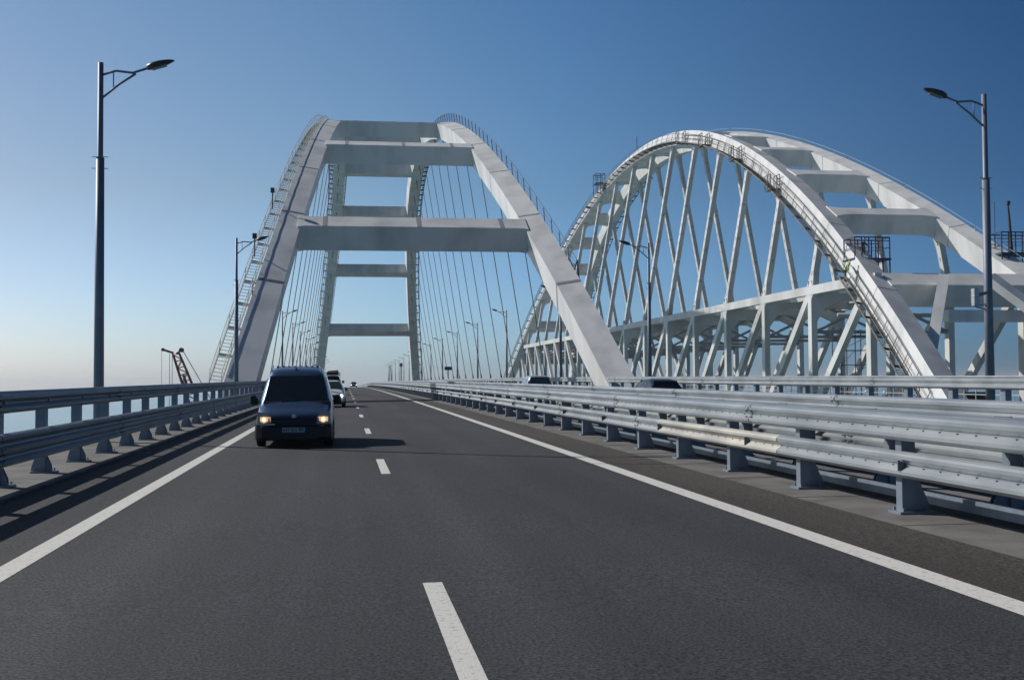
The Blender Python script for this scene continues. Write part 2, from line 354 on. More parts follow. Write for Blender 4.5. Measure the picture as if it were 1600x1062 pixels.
for k in range(0, 24):
    c = r0 if k == 0 else r0.copy()
    if k: COL.objects.link(c); c.parent = g
    y = 12.8 + 5.25 * k; c.location = (6.43 - og[0], y - og[1], zr(y) + .52 - og[2])
b = MB(); b.sweep([[(7.12, y, zr(y) + .04), (7.12, y, zr(y) + .18), (7.2, y, zr(y) + .18), (7.2, y, zr(y) + .04)] for y in [-12] + YS[3:46]])
b.build('base_channel', MT['post'], g)
# median far barrier
g = thing('median_guardrail', (7.87, 6, 0), 'second two-tier guardrail of the median, behind the nearest one', 'guardrail')
railbeam('upper_beam', WP, 8.0, .93, 1, [MT['galv'], MT['bolt']], g)
railbeam('lower_beam', WP, 8.0, .45, 1, [MT['galv'], MT['bolt']], g)
b = MB(); ys = [-12] + YS[3:46]
b.sweep([[(6.47, y, zr(y) + 1.178), (6.86, y, zr(y) + 1.185), (6.86, y, zr(y) + 1.16), (6.47, y, zr(y) + 1.155)] for y in ys]); b.build('cap_plate', MT['galv'], g)
railbeam('back_beam', WP, 7.88, 1.0, -1, [MT['galv'], MT['bolt']], g)
pb = post_mb(1.0, -1, .18, .16, .22, .5)
pb.prism([(-.09, -.05, .9), (-.32, -.05, .84), (-.30, -.05, .76), (-.09, -.05, .7)], (0, .1, 0))
posts(pb, g, 7.87, 0, 3.1, .37 - 6, 340, MT['post'], 0)
b = MB()
y = 2
while y < 90:                                     # fixing clips on the cap
    for dy in (0, .2):
        b.box((7.84, y + dy, zr(y) + 1.2), (7.9, y + dy + .025, zr(y) + 1.215)); b.box((7.88, y + dy, zr(y) + 1.2), (7.9, y + dy + .025, zr(y) + 1.3))
    b.box((6.8, y - .05, zr(y) + 1.18), (6.83, y + .25, zr(y) + 1.192)); b.box((6.7, y + 1.4, zr(y) + 1.18), (6.74, y + 1.55, zr(y) + 1.19)); y += 3.1
b.build('clips', MT['bolt'], g)['kind'] = 'stuff'
# far parapet
g = thing('parapet_fence', (17.3, 6, .13), 'galvanised parapet fence along the far edge beyond the opposite carriageway', 'fence')
railbeam('top_beam', WP, 17.3, 1.20, -1, [MT['galv'], MT['bolt']], g)
b = MB(); b.tube([(17.3, y, zr(y) + 1.545) for y in ys], .03, 8); b.build('cap_rail', MT['galv'], g, smooth=True)
b = MB(); b.box((-.09, -.12, .02), (.09, .12, 1.36)); b.box((-.16, -.16, 0), (.16, .16, .02)); posts(b, g, 17.42, .13, 2.72, 4.5, 420, MT['post'], 0)
# ------------------------------------------------------------------ arches
ARCH = dict(a=dict(H=38.0, y0=76.0, L=227, xc=5.765, hw=12.5, ln=.1584, w=1.9, d=2.0, dt=.25, zb=.2),
            q=dict(H=38.55, y0=79.0, L=227, xc=51.27, hw=8.70, ln=.177, w=1.72, d=2.0, dt=.1, zb=.05))
def frame(k, side, s):
    p = ARCH[k]
    def ax(s):
        y = p['y0'] + p['L'] * s; z = p['zb'] + p['H'] * (1 - (2 * s - 1) ** 2)
        return Vector((p['xc'] + side * (p['hw'] - p['ln'] * (z - p['zb'])), y, z + zr(y)))
    a = ax(s); T = (ax(s + .002) - ax(s - .002)).normalized(); L = Vector((-side * p['ln'], 0, 1)).normalized()
    N = Vector((0, 1, 0)).cross(L).normalized(); D = N.cross(T).normalized()
    if D.z < 0: D = -D
    if N.x < 0: N = -N
    return a, T, D, N, p['w'] / 2, p['d'] / 2 * (1 + p['dt'] * abs(2 * s - 1) ** 4)
def sofy(k, y): return (y - ARCH[k]['y0']) / ARCH[k]['L']
def rib(k, side, root, smin=-.012, smax=1.012):
    b = MB(); n = 72; rings = []
    for i in range(n + 1):
        a, T, D, N, w, d = frame(k, side, smin + (smax - smin) * i / n)
        rings.append([a + D * d - N * w, a + D * d + N * w, a - D * d + N * w, a - D * d - N * w])
    b.sweep(rings)
    s = .053
    while s < .97:
        r = []
        wd = .05 if s > .06 else .22
        if k == 'q': wd = .04
        for e in (-wd, wd):
            a, T, D, N, w, d = frame(k, side, s); w += .012; d += .012; a = a + T * e
            r.append([a + D * d - N * w, a + D * d + N * w, a - D * d + N * w, a - D * d - N * w])
        b.sweep(r, m=1)
        for i in range(12):
            a, T, D, N, w, d = frame(k, side, s); q = a + D * (d + .02) + N * (-w + .1 + (2 * w - .2) * i / 11)
            if k == 'a': b.bar(q - T * .1, q + T * .1, .05, .04, D, m=1)
        s += .0535
    for sg in (-1, 1):      # weld flange lines on the sides
        pass
    return b.build('arch_rib', [MT['white'], MT['seam']], root)
def crossbeam(k, y, root, a_=2.2, fl=.7, fr=.9, name='crossbeam', tmul=1):
    s = sofy(k, y); A, T, D, N1, w, d = frame(k, -1, s); B, T2, D2, N2, w, d = frame(k, 1, s)
    X = Vector((1, 0, 0)); T = Vector((0, T.y, T.z)).normalized(); D = Vector((0, -T.z, T.y))
    if D.z < 0: D = -D
    x0 = A.x + w - .15; x1 = B.x - w + .15; c = (A + B) / 2; d2 = d - .02
    sgn = 1 if s < .5 else -1
    b = MB(); rings = []
    pr = [(x0, fl), (x0 + fr * .35 + .15, fl * .45), (x0 + fr + .15, 0), (x1 - fr - .15, 0), (x1 - fr * .35 - .15, fl * .45), (x1, fl)]
    for x, e in pr:
        q = Vector((x, c.y, c.z)); rings.append([q + D * d2 - T * (a_ / 2 + e), q + D * d2 + T * (a_ / 2 + e), q - D * (d2 + e * .12) + T * (a_ / 2 + e), q - D * (d2 + e * .12) - T * (a_ / 2 + e)])
    b.sweep(rings)
    if k == 'a':
        for x in (x0 + 2.2, x1 - 2.2, c.x + .4):
            q = Vector((x, c.y, c.z)) + D * (d2 + .01); b.bar(q - T * a_ / 2, q + T * a_ / 2, .35, .02, D, m=1)
    return b.build(name, [MT['white'], MT['seam']], root)
def ribwalk(name, k, side, lat, s0, s1, root, m, lev=-.2, off=.15, wid=.75, step=.6, hand=1.1, brk=4.5, inner=True, tube=.03, stringer=.14):
    """stair/ladder fixed to the side of a rib; lat = +1/-1 lateral side"""
    b = MB(); L = ARCH[k]['L'] * (s1 - s0); n = max(8, int(L / 3.0)); P = []
    for i in range(n + 1):
        a, T, D, N, w, d = frame(k, side, s0 + (s1 - s0) * i / n); base = a + D * (d * lev)
        P.append((base + N * lat * (w + off), base + N * lat * (w + off + wid), D, T))
    for i in range(n):
        (i0, o0, D, T), (i1, o1, D1, T1) = P[i], P[i + 1]
        b.bar(i0, i1, .06, stringer, D); b.bar(o0, o1, .06, stringer, D)
        seg = (o1 - o0).length; m_ = max(1, int(seg / step))
        for j in range(m_):
            t = j / m_; q0 = i0.lerp(i1, t); q1 = o0.lerp(o1, t); b.bar(q0, q1, .16, .04, (0, 0, 1))
        if hand:
            for (c0, c1, on) in ((o0, o1, True), (i0, i1, inner)):
                if on:
                    b.bar(c0, c0 + D * hand, .045); b.tube([c0 + D * hand, c1 + D1 * hand], tube, 5); b.tube([c0 + D * hand * .5, c1 + D1 * hand * .5], tube * .6, 4)
    i = 0
    stepn = max(1, int(brk / 3.0))
    for i in range(0, n + 1, stepn):
        i0, o0, D, T = P[i]; b.bar(i0 - (o0 - i0).normalized() * off * 1.3 - D * .12, o0 - D * .12, .12, .16, D)
    return b.build(name, m, root)
def ribrail(name, k, side, lat, s0, s1, root, m, h=1.1, sp=2.4):
    b = MB(); n = int(ARCH[k]['L'] * (s1 - s0) / sp); P = []
    for i in range(n + 1):
        a, T, D, N, w, d = frame(k, side, s0 + (s1 - s0) * i / n); q = a + D * d + N * lat * (w + .12); P.append((q, D))
        b.bar(q - D * .35, q + D * h, .06, .12)
    for i in range(n):
        for f in (1, .55, .1): b.tube([P[i][0] + P[i][1] * h * f, P[i + 1][0] + P[i + 1][1] * h * f], .035 if f == 1 else .025, 5)
    return b.build(name, m, root)
# ---- road arch
RA = thing('road_arch', (XC, 189.5, 0), 'great white arch spanning the road with cross beams and steel hangers', 'arch')
rib('a', -1, RA); rib('a', 1, RA)
for y in (98.3, 123.6, 151.5, 177): crossbeam('a', y, RA, 2.2, .22, .5); crossbeam('a', 379 - y, RA, 2.2, .22, .5)
def hanger(k, side, y, root, r=.045, zb=.45):
    s = sofy(k, y); p = ARCH[k]; a, T, D, N, w, d = frame(k, side, s)
    foot = Vector((p['xc'] + side * (p['hw'] - p['ln'] * zb), y, zb + zr(y)))
    b = MB(); b.tube([foot, a], r, 6); u = (a - foot).normalized()
    b.tube([foot, foot + u * 1.3], r * 2.4, 8); b.tube([foot + u * 1.3, foot + u * 1.9], [r * 2.4, r], 8)
    b.tube([a - u * (d + 1.4), a - u * d], r * 2, 8)
    return b.build('hanger', MT['cable'], root)
for side in (-1, 1):
    for i in range(18): hanger('a', side, 104.6 + 10 * i, RA)
ribrail('rib_railing', 'a', 1, 1, .058, .5, RA, MT['railblue'])
ribrail('rib_railing', 'a', -1, 1, .5, .9, RA, MT['stair'])
ribwalk('rib_stair', 'a', -1, -1, .004, .5, RA, MT['stairw'], lev=.2, off=.3, wid=.75, step=.45, hand=1.1, inner=True)
ribwalk('rib_ladder', 'a', -1, -1, .52, .985, RA, MT['stair'], lev=-.8, off=.1, wid=.7, step=1.0, hand=.9, tube=.045, inner=False)
ribwalk('rib_ladder', 'a', 1, 1, .52, .985, RA, MT['stair'], lev=-.8, off=.1, wid=.7, step=1.0, hand=.9, tube=.045, inner=False)
# lattice end of the railing and small masts
b = MB(); a, T, D, N, w, d = frame('a', 1, .058); q = a + D * d + N * (w + .12)
b.bar(q + D * 1.1, q + T * 1.2 - D * .5, .07); b.bar(q - T * .6 - D * .9, q + D * 1.1, .07); b.bar(q - T * .6 - D * .9, q + T * 2.4, .06); b.build('railing_end', MT['cage'], RA)
for (s, h) in ((.068, 1.3), (.108, 1.3)):
    b = MB(); a, T, D, N, w, d = frame('a', -1, s); q = a + D * d - N * (w + .8); b.bar(q - D * .2, q + Vector((0, 0, h)), .09); b.box(q + Vector((-.16, -.16, h - .1)), q + Vector((.16, .16, h + .3))); b.build('marker_light', MT['wire'], RA)
# ---- rail arch bridge
QA = thing('railway_arch_bridge', (51.27, 192.5, 0), 'wide white railway arch with leaning hangers over a truss deck, right of the road arch', 'bridge')
rib('q', -1, QA); rib('q', 1, QA)
PQ = ARCH['q']; NY = [194.3 + 12.55 * k for k in range(-8, 9)]; CH = 9.75; CX = (PQ['hw'] - PQ['ln'] * CH)
for i, y in enumerate(NY):
    if i not in (0, 16): crossbeam('q', y, QA, 1.8, .55, 1.1)
crossbeam('q', 92.6, QA, 2.2, .08, .4); crossbeam('q', 295.3, QA, 2.2, .08, .4)
def qx(side, z): return PQ['xc'] + side * (PQ['hw'] - PQ['ln'] * z)
def fillet(b, c, e1, e2, r, thick, X):            # curved gusset in the corner between directions e1,e2
    pts = [c]; 
    for t in range(7):
        a = t / 6 * math.pi / 2
        pts.append(c + e1 * r * (1 - math.sin(a)) + e2 * r * (1 - math.cos(a)))
    b.prism([p_ - X * thick / 2 for p_ in pts], X * thick)
for side in (-1, 1):
    xp = PQ['xc'] + side * CX
    b = MB(); s0 = NY[0] - 1.5; e0 = NY[-1] + 1.5
    b.bar((xp, s0, CH + zr(s0)), (xp, e0, CH + zr(e0)), .62, .82)
    for y in NY[1:-1]:
        for sg in (-1, 1):
            c = Vector((xp, y + sg * .42, CH - .41 + zr(y))); fillet(b, c, Vector((0, sg, 0)), Vector((0, 0, -1)), .75, .53, Vector((1, 0, 0)))
            c = Vector((xp, y + sg * .38, CH + .41 + zr(y))); fillet(b, c, Vector((0, sg, 0)), Vector((0, 0, 1)), .5, .5, Vector((1, 0, 0)))
    b.build('top_chord', MT['white2'], QA)
    b = MB(); ya, yb = NY[0] - 14, NY[-1] + 14; b.bar((xp, ya, -2.1 + zr(ya)), (xp, yb, -2.1 + zr(yb)), .8, 1.2); b.build('bottom_chord', MT['white2'], QA)
    for i, y in enumerate(NY):
        b = MB(); zt = CH if 0 < i < 16 else CH - .8
        b.bar((xp, y, -2 + zr(y)), (xp, y, zt - .2 + zr(y)), .585, .85, (0, 1, 0)); b.build('truss_post', MT['white2'], QA)
        if 0 < i < 16:
            a, T, D, N, w, d = frame('q', side, sofy('q', y)); L = Vector((-side * PQ['ln'], 0, 1)).normalized()
            p0 = Vector((xp, y, CH + zr(y))); p1 = a - L * d * .5
            b = MB(); b.bar(p0, p1, .57, .72, (0, 1, 0))
            hl = (p1 - p0).length; nh = int(hl / 1.3)      # oval hand holes down the bright side and the front
            for h in range(1, nh):
                q = p0.lerp(p1, h / nh) - N * .001
                b.bar(q + L * 0 - N * .312, q - N * .316, .22, .5, L, m=1) if False else None
                b.prism([q - N * .288 + Vector((0, -.12, 0)) - L * .2, q - N * .288 + Vector((0, .12, 0)) - L * .2, q - N * .288 + Vector((0, .12, 0)) + L * .2, q - N * .288 + Vector((0, -.12, 0)) + L * .2], -N * .006, 1)
                if h % 3 == 0: b.prism([q + Vector((0, -.362, 0)) - N * .1 - L * .12, q + Vector((0, -.362, 0)) + N * .1 - L * .12, q + Vector((0, -.362, 0)) + N * .1 + L * .12, q + Vector((0, -.362, 0)) - N * .1 + L * .12], (0, -.006, 0), 1)
            # flared head and foot
            for (c, dr, sz) in ((p1 - L * (d * .6), -L, 1.5), (p0 + L * .5, L, 1.3)):
                for sg in (-1, 1): b.prism([c + Vector((0, sg * .36, 0)) - N * .3, c + Vector((0, sg * (.36 + .35), 0)) - N * .3, c + dr * sz + Vector((0, sg * .36, 0)) - N * .3], N * .6)
            b.build('truss_hanger', [MT['white2'], MT['seam']], QA)
    for i in range(16):
        if i < 8: yt, yb = NY[i], NY[i + 1]
        else: yt, yb = NY[i + 1], NY[i]
        b = MB(); sg = 1 if yb > yt else -1
        b.bar((xp, yt + sg * .2, CH - .3 + zr(yt)), (xp, yb - sg * .3, -1.6 + zr(yb)), .545, .8, (0, 1, 0)); b.build('truss_diagonal', MT['white2'], QA)
    b = MB(); y = NY[0]      # end diagonals down to the abutment
for i, y in enumerate(NY[1:-1]):
    x0 = PQ['xc'] - CX; x1 = PQ['xc'] + CX; z = CH + zr(y); xc = PQ['xc']
    b = MB(); b.box((x0 + .3, y - .45, z - 1.05), (x1 - .3, y + .45, z + .15))
    for sg in (-1, 1):
        xe = xc + sg * (CX - .3); b.prism([(xe, y - .4, z - 1.0), (xe - sg * 2.4, y - .4, z - 1.0), (xe - sg * .9, y - .4, z - 1.7), (xe, y - .4, z - 3.0)], (0, .8, 0))
    b.build('floor_beam', MT['white2'], QA)
    b = MB(); b.tube([(x0, y, z - 4.0), (x1, y, z - 4.0)], .17, 10)
    for sg in (-1, 1): b.bar((xc + sg * .2, y, z - 1.0), (xc + sg * (CX - .2), y, z - 4.0), .25, .3, (0, 1, 0))
    b.build('sway_frame', MT['seam'], QA, smooth=False)
b = MB()
for i in range(len(NY) - 1):
    y0, y1 = NY[i], NY[i + 1]; z0, z1 = CH + zr(y0), CH + zr(y1); xc = PQ['xc']
    b.bar((xc - CX, y0, z0 - .3), (xc + CX, y1, z1 - .3), .3, .3); b.bar((xc + CX, y0, z0 - .32), (xc - CX, y1, z1 - .32), .3, .28)
b.build('lateral_bracing', MT['white2'], QA)
b = MB(); y0, y1 = NY[1] + 2, NY[-2] - 2      # inspection gallery slung below the top chords
for x in (PQ['xc'] - 3.2, PQ['xc'] + 3.2): b.bar((x, y0, CH - .2 + zr(y0)), (x, y1, CH - .2 + zr(y1)), 2.4, .5)
b.build('gallery_floor', MT['white2'], QA)
b = MB(); ya, yb = 20, 380; b.box((43.2, ya, -3.4), (59.4, yb, -2.9)); b.box((46, ya, -2.9), (49, yb, -2.6)); b.build('rail_deck', MT['concrete'], QA)
# portal at the near end: K brace, lower strut
for sg in (-1, 1):
    b = MB(); a, T, D, N, w, d = frame('q', sg, .022); p0 = a - N * sg * 1.3 - D * .2
    a2, T2, D2, N2, w2, d2 = frame('q', 1, sofy('q', 92.6)); p1 = Vector((PQ['xc'] + sg * 2.05, 90.7, 9.6 + zr(91)))
    b.bar(p0, p1, .85, .8, D2); b.build('portal_brace', MT['white'], QA)
b = MB(); zq = 6.4 + zr(88); b.box((49.0, 89.6, zq - .45), (59.2, 90.9, zq + .5)); b.build('portal_strut', MT['white'], QA)
for i, yy in enumerate((100.5,)):
    b = MB(); b.tube([(44.2, yy, 7.6), (58.3, yy, 7.6)], .2, 10); b.build('tie_pipe', MT['seam'], QA, smooth=True)
# stairs and railings on the railway arch
ribwalk('arch_stair', 'q', -1, -1, .0, .075, QA, MT['stair'], lev=-.9, off=.15, wid=.8, step=.35, hand=1.15, inner=True, tube=.045)
ribwalk('arch_stair', 'q', -1, -1, .08, .36, QA, MT['stair'], lev=-.85, off=.15, wid=.8, step=.4, hand=1.15, inner=True, tube=.04)
ribwalk('arch_walkway', 'q', -1, -1, .36, .64, QA, MT['stair'], lev=-.7, off=.15, wid=.8, step=.5, hand=1.15, inner=False, tube=.04)
ribwalk('arch_stair', 'q', -1, -1, .64, .99, QA, MT['stair'], lev=-.5, off=.12, wid=.75, step=.6, hand=1.1, inner=False, tube=.05)
ribwalk('arch_ladder', 'q', 1, 1, .55, .97, QA, MT['stair'], lev=-.9, off=.1, wid=.7, step=1.2, hand=None)
for s in (.17, .235, .3, .355):                    # landings with little gates
    b = MB(); a, T, D, N, w, d = frame('q', -1, s); q = a - D * d * .85 - N * (w + .6)
    b.box(q + Vector((-.55, -.9, -.1)), q + Vector((.55, .9, 0)))
    for dx in (-.5, .5):
        for dy in (-.85, 0, .85): b.bar(q + Vector((dx, dy, 0)), q + Vector((dx, dy, 1.5)), .07)
        b.bar(q + Vector((dx, -.85, 1.5)), q + Vector((dx, .85, 1.5)), .07); b.bar(q + Vector((dx, -.85, .75)), q + Vector((dx, .85, .75)), .05)
    b.build('landing', MT['stair'], QA)
b = MB()                                           # low safety rope and lamps on the far rib's top
pts = []
for i in range(0, 15):
    a, T, D, N, w, d = frame('q', 1, .05 + i * .025); q = a + D * d + N * (w - .1); pts.append(q + D * .45)
    if i % 2 == 0: b.bar(q, q + D * .5, .06); b.bar(q + D * .45, q + D * .45 - N * .5, .06)
b.tube(pts, .02, 4); b.build('safety_line', MT['stairw'], QA)
def cage(x0, x1, y0, y1, zf, h, drop, root, n=5):
    b = MB()
    b.box((x0 - .1, y0 - .1, zf - .18), (x1 + .1, y1 + .1, zf))
    for i in range(n + 1):
        x = x0 + (x1 - x0) * i / n
        for y in (y0, y1):
            b.bar((x, y, zf - (drop if i in (0, 1, n - 1, n) else .2)), (x, y, zf + h), .09)
    for y in (y0, y1):
        b.bar((x0, y, zf + h), (x1, y, zf + h), .1); b.bar((x0, y, zf + h - .3), (x1, y, zf + h - .3), .06); b.bar((x0, y, zf + h * .5), (x1, y, zf + h * .5), .04)
    for x in (x0, x1): b.bar((x, y0, zf + h), (x, y1, zf + h), .1); b.bar((x, y0, zf + h * .5), (x, y1, zf + h * .5), .05)
    return b.build('work_platform', MT['cage'], root)
cage(43.8, 47.0, 95.8, 98.0, 12.3, 1.8, 1.5, QA); cage(57.5, 60.8, 95.8, 98.0, 12.9, 1.8, 1.7, QA)
a, T, D, N, w, d = frame('q', -1, .595); cage(a.x - 2.6, a.x - .9, a.y - 1.2, a.y + 1.2, a.z + .9, 1.7, 2.2, QA, 2)
b = MB(); b.bar((a.x, a.y - 22, a.z), (a.x, a.y - 22, a.z + 5.2), .09); b.build('lightning_rod', MT['wire'], QA)
b = MB(); b.tube([(59.2, 97, 12.5), (59.0, 97, 16.0), (58.9, 97, 17.3)], [.16, .12, .08], 8); b.box((58.75, 96.85, 17.3), (59.05, 97.15, 17.65)); b.tube([(57.6, 97, 14.8), (57.6, 97, 17.6)], .03, 5); b.build('aerial_mast', MT['wire'], QA)
# service fence of the railway deck
g = thing('service_fence', (42.3, 60, 0), 'thin pale service railing along the near side of the railway deck', 'fence')
b = MB(); Yf = [50 + 1.5 * i for i in range(150)]
for y in Yf: b.bar((42.3, y, -2.9), (42.3, y, .75 + zr(y)), .05)
b.build('uprights', MT['stairw'], g)['kind'] = 'stuff'
b = MB()
for h in (.75, .3, -.2): b.bar((42.3, 50, h + zr(50)), (42.3, 273, h + zr(273)), .05)
b.build('rails', MT['stairw'], g)
# piers under both arches
for i, (x, y, nm) in enumerate(((XC, 74, 'near pier under the road arch'), (XC, 305, 'far pier under the road arch'), (51.3, 77, 'near pier under the railway arch'), (51.3, 308, 'far pier under the railway arch'))):
    b = MB(); hw = 12 if x < 20 else 9
    def ring(w, dpt, z): return [(x - w, y - dpt, z), (x + w, y - dpt, z), (x + w, y + dpt, z), (x - w, y + dpt, z)]
    b.sweep([ring(hw + 2, 4, -40), ring(hw + 2, 4, -34), ring(hw, 2.6, -33.9), ring(hw - 1, 2.2, -5), ring(hw + 1, 3, -3.5), ring(hw + 1, 3, -2.95)])
    tag(b.build('bridge_pier', MT['concrete']), 'pale concrete ' + nm, 'pier')
# scaffold tower
b = MB(); x0, x1, y0, y1 = 48.2, 51.2, 109, 111; zs = [-2.6 + 1.45 * i for i in range(7)]
for x in (x0, (x0 + x1) / 2, x1):
    for y in (y0, y1): b.bar((x, y, -2.9), (x, y, 6.8), .07)
for i, z in enumerate(zs):
    for y in (y0, y1): b.bar((x0, y, z), (x1, y, z), .05)
    for x in (x0, x1): b.bar((x, y0, z), (x, y1, z), .05)
    if i < 6: b.bar((x0, y0, z), (x1, y0, zs[i + 1]) if i % 2 else ((x0 + x1) / 2, y0, zs[i + 1]), .04)
tag(b.build('scaffold_tower', MT['wire']), 'thin lattice scaffold tower standing inside the railway truss', 'scaffold')
# ------------------------------------------------------------------ street lamps
def lamp(x, y, H, arm, label, group, z0=.0):
    t = thing('street_lamp', (x, y, zr(y)), label, 'street lamp', group)
    b = MB(); zt = H * .745
    rings = []
    b.tube([(0, 0, z0 - .6), (0, 0, z0 + .02)], .16, 12)
    b.tube([(0, 0, z0), (0, 0, zt)], [.135, .105], 10); b.tube([(0, 0, zt), (0, 0, zt + .06), (0, 0, H)], [.115, .075, .07], 10)
    b.build('pole', MT['pole'], t, smooth=True, local=True)
    b = MB()
    for z in (zt - .25, zt + .05):
        for q in ((.2, 0), (-.2, 0)): b.bar((0, 0, z), (q[0], 0, z), .015)
    b.build('collar_pins', MT['pole'], t, local=True)
    b = MB(); a = arm
    b.tube([(0, 0, H - .33), (a * .5, 0, H - .2), (a * 1.05, 0, H - .24), (a * 1.5, 0, H - .12)], .032, 8)
    b.tube([(0, 0, H - .95), (a * .6, 0, H - .55), (a * 1.15, 0, H - .26)], .03, 8)
    b.bar((a * .42, 0, H - .67), (a * .42, 0, H - .22), .025); b.build('arm', MT['pole'], t, smooth=True, local=True)
    # almond-shaped luminaire
    b = MB(); rr = []; tl = (Vector((a * 1.5, 0, H - .12)), Vector((a * 2.42, 0, H + .11))) ; n = 9
    ax = (tl[1] - tl[0]).normalized(); up = Vector((0, 1, 0)).cross(ax) * (1 if a > 0 else -1); up = up if up.z > 0 else -up
    prof = [(0, .04, .05), (.06, .10, .10), (.25, .15, .125), (.5, .155, .115), (.75, .115, .085), (.92, .06, .05), (1, .015, .02)]
    for (f, hw, hh) in prof:
        c = tl[0].lerp(tl[1], f); r = []
        for k in range(12):
            an = 2 * math.pi * k / 12; vz = math.sin(an) * (hh if math.sin(an) > 0 else hh * .5)
            r.append(c + Vector((0, math.cos(an) * hw, 0)) + up * vz)
        rr.append(r)
    b.sweep(rr); hd = b.build('lamp_head', MT['lamp'], t, smooth=True, local=True)
    b = MB(); c0 = tl[0].lerp(tl[1], .18) - up * .055; c1 = tl[0].lerp(tl[1], .7) - up * .055
    b.bar(c0, c1, .15, .04, up); ln = b.build('lens', MT['lens'], hd, local=True)
    return t
GL = 'street lamps along the left parapet'; GRR = 'street lamps along the right parapet'
lampL = lamp(-6.2, 31.0, 9.75, .76, 'tall street lamp at the left edge, nearest of the left row', GL)
copy_tree(lampL, (-6.2, 69.2, zr(69.2)), 'second lamp of the left row, standing before the left arch leg')
yl = [96, 142, 170, 198, 228, 258, 288, 318, 350, 382, 414, 446]
for i, y in enumerate(yl):
    copy_tree(lampL, (-7.35, y, zr(y)), '%s lamp of the left row, %s' % (ORD[i + 2], 'hidden partly by the left arch leg' if i == 0 else ('seen among the arch hangers' if i < 5 else 'small and far beyond the arch')))
lampR = lamp(18.1, 30.9, 9.6, -.76, 'street lamp at the right edge with a camera box, nearest of the right row', GRR)
copy_tree(lampR, (18.1, 68.2, zr(68.2)), 'second lamp of the right row, standing before the railway arch')
# camera box on the first right lamp
b = MB(); b.bar((-.1, 0, 3.45), (-.42, -.05, 3.52), .035); b.bar((-.1, 0, 3.6), (-.3, -.03, 3.56), .03); b.build('camera_bracket', MT['post'], lampR, local=True); b = MB(); b.tube([(-.3, -.08, 3.86), (-.1, -.1, 3.92)], .05, 8); b.build('small_camera', MT['post'], lampR, local=True)
b = MB(); b.box((-.49, -.12, 3.54), (-.33, .06, 4.03)); b.box((-.5, -.13, 3.8), (-.32, .07, 3.82)); b.build('camera_box', MT['galv'], lampR, local=True, bevel=.015)
for i, y in enumerate([104, 139.6, 170.7, 202.2, 233, 265, 297, 328, 355, 387, 421, 452, 484, 516]):
    copy_lbl = '%s lamp of the right row, %s' % (ORD[i + 2], 'seen behind the right arch leg' if i == 0 else ('seen through the arch hangers' if i < 7 else 'small and far beyond the arch'))
    c = copy_tree(lampL, (19.35, y, zr(y)), copy_lbl); c['group'] = GRR; c.rotation_euler = (0, 0, math.pi)
# small roadside things beyond the arch
def sign(x, y, h, w, hh, label):
    t = thing('road_sign', (x, y, zr(y)), label, 'road sign'); b = MB(); b.bar((0, 0, 0), (0, 0, h), .12); b.build('sign_post', MT['post'], t, local=True)
    b = MB(); b.box((-w / 2, -.1, h - hh), (w / 2, -.06, h)); b.build('sign_board', MT['sign'], t, local=True)
sign(17.6, 200, 3.7, 1.3, .6, 'dark rectangular sign on a post beyond the median, between far hangers')
t = thing('signal_mast', (14.3, 300, zr(300)), 'slim dark mast rising above the far parapet near the far arch leg', 'mast')
b = MB(); b.bar((0, 0, 0), (0, 0, 6.2), .25); b.build('mast_pole', MT['wire'], t, local=True); b = MB(); b.box((-.35, -.3, 5.2), (.35, .3, 6.0)); b.build('signal_box', MT['wire'], t, local=True)
t = thing('lattice_mast', (18, 470, zr(470)), 'tapering lattice mast among the farthest right lamps', 'mast')
b = MB()
for sx, sy in ((-1, -1), (1, -1), (1, 1), (-1, 1)): b.bar((sx * .8, sy * .8, 0), (sx * .25, sy * .25, 8.8), .14)
for i in range(8): f = 1 - i / 8 * .7; b.bar((-.8 * f, -.8 * f, i * 1.1), (.7 * f, -.8 * f, i * 1.1 + 1.1), .1); b.bar((-.8 * f, -.8 * f, i * 1.1), (.8 * f, -.8 * f, i * 1.1), .1)
b.build('lattice', MT['wire'], t, local=True)
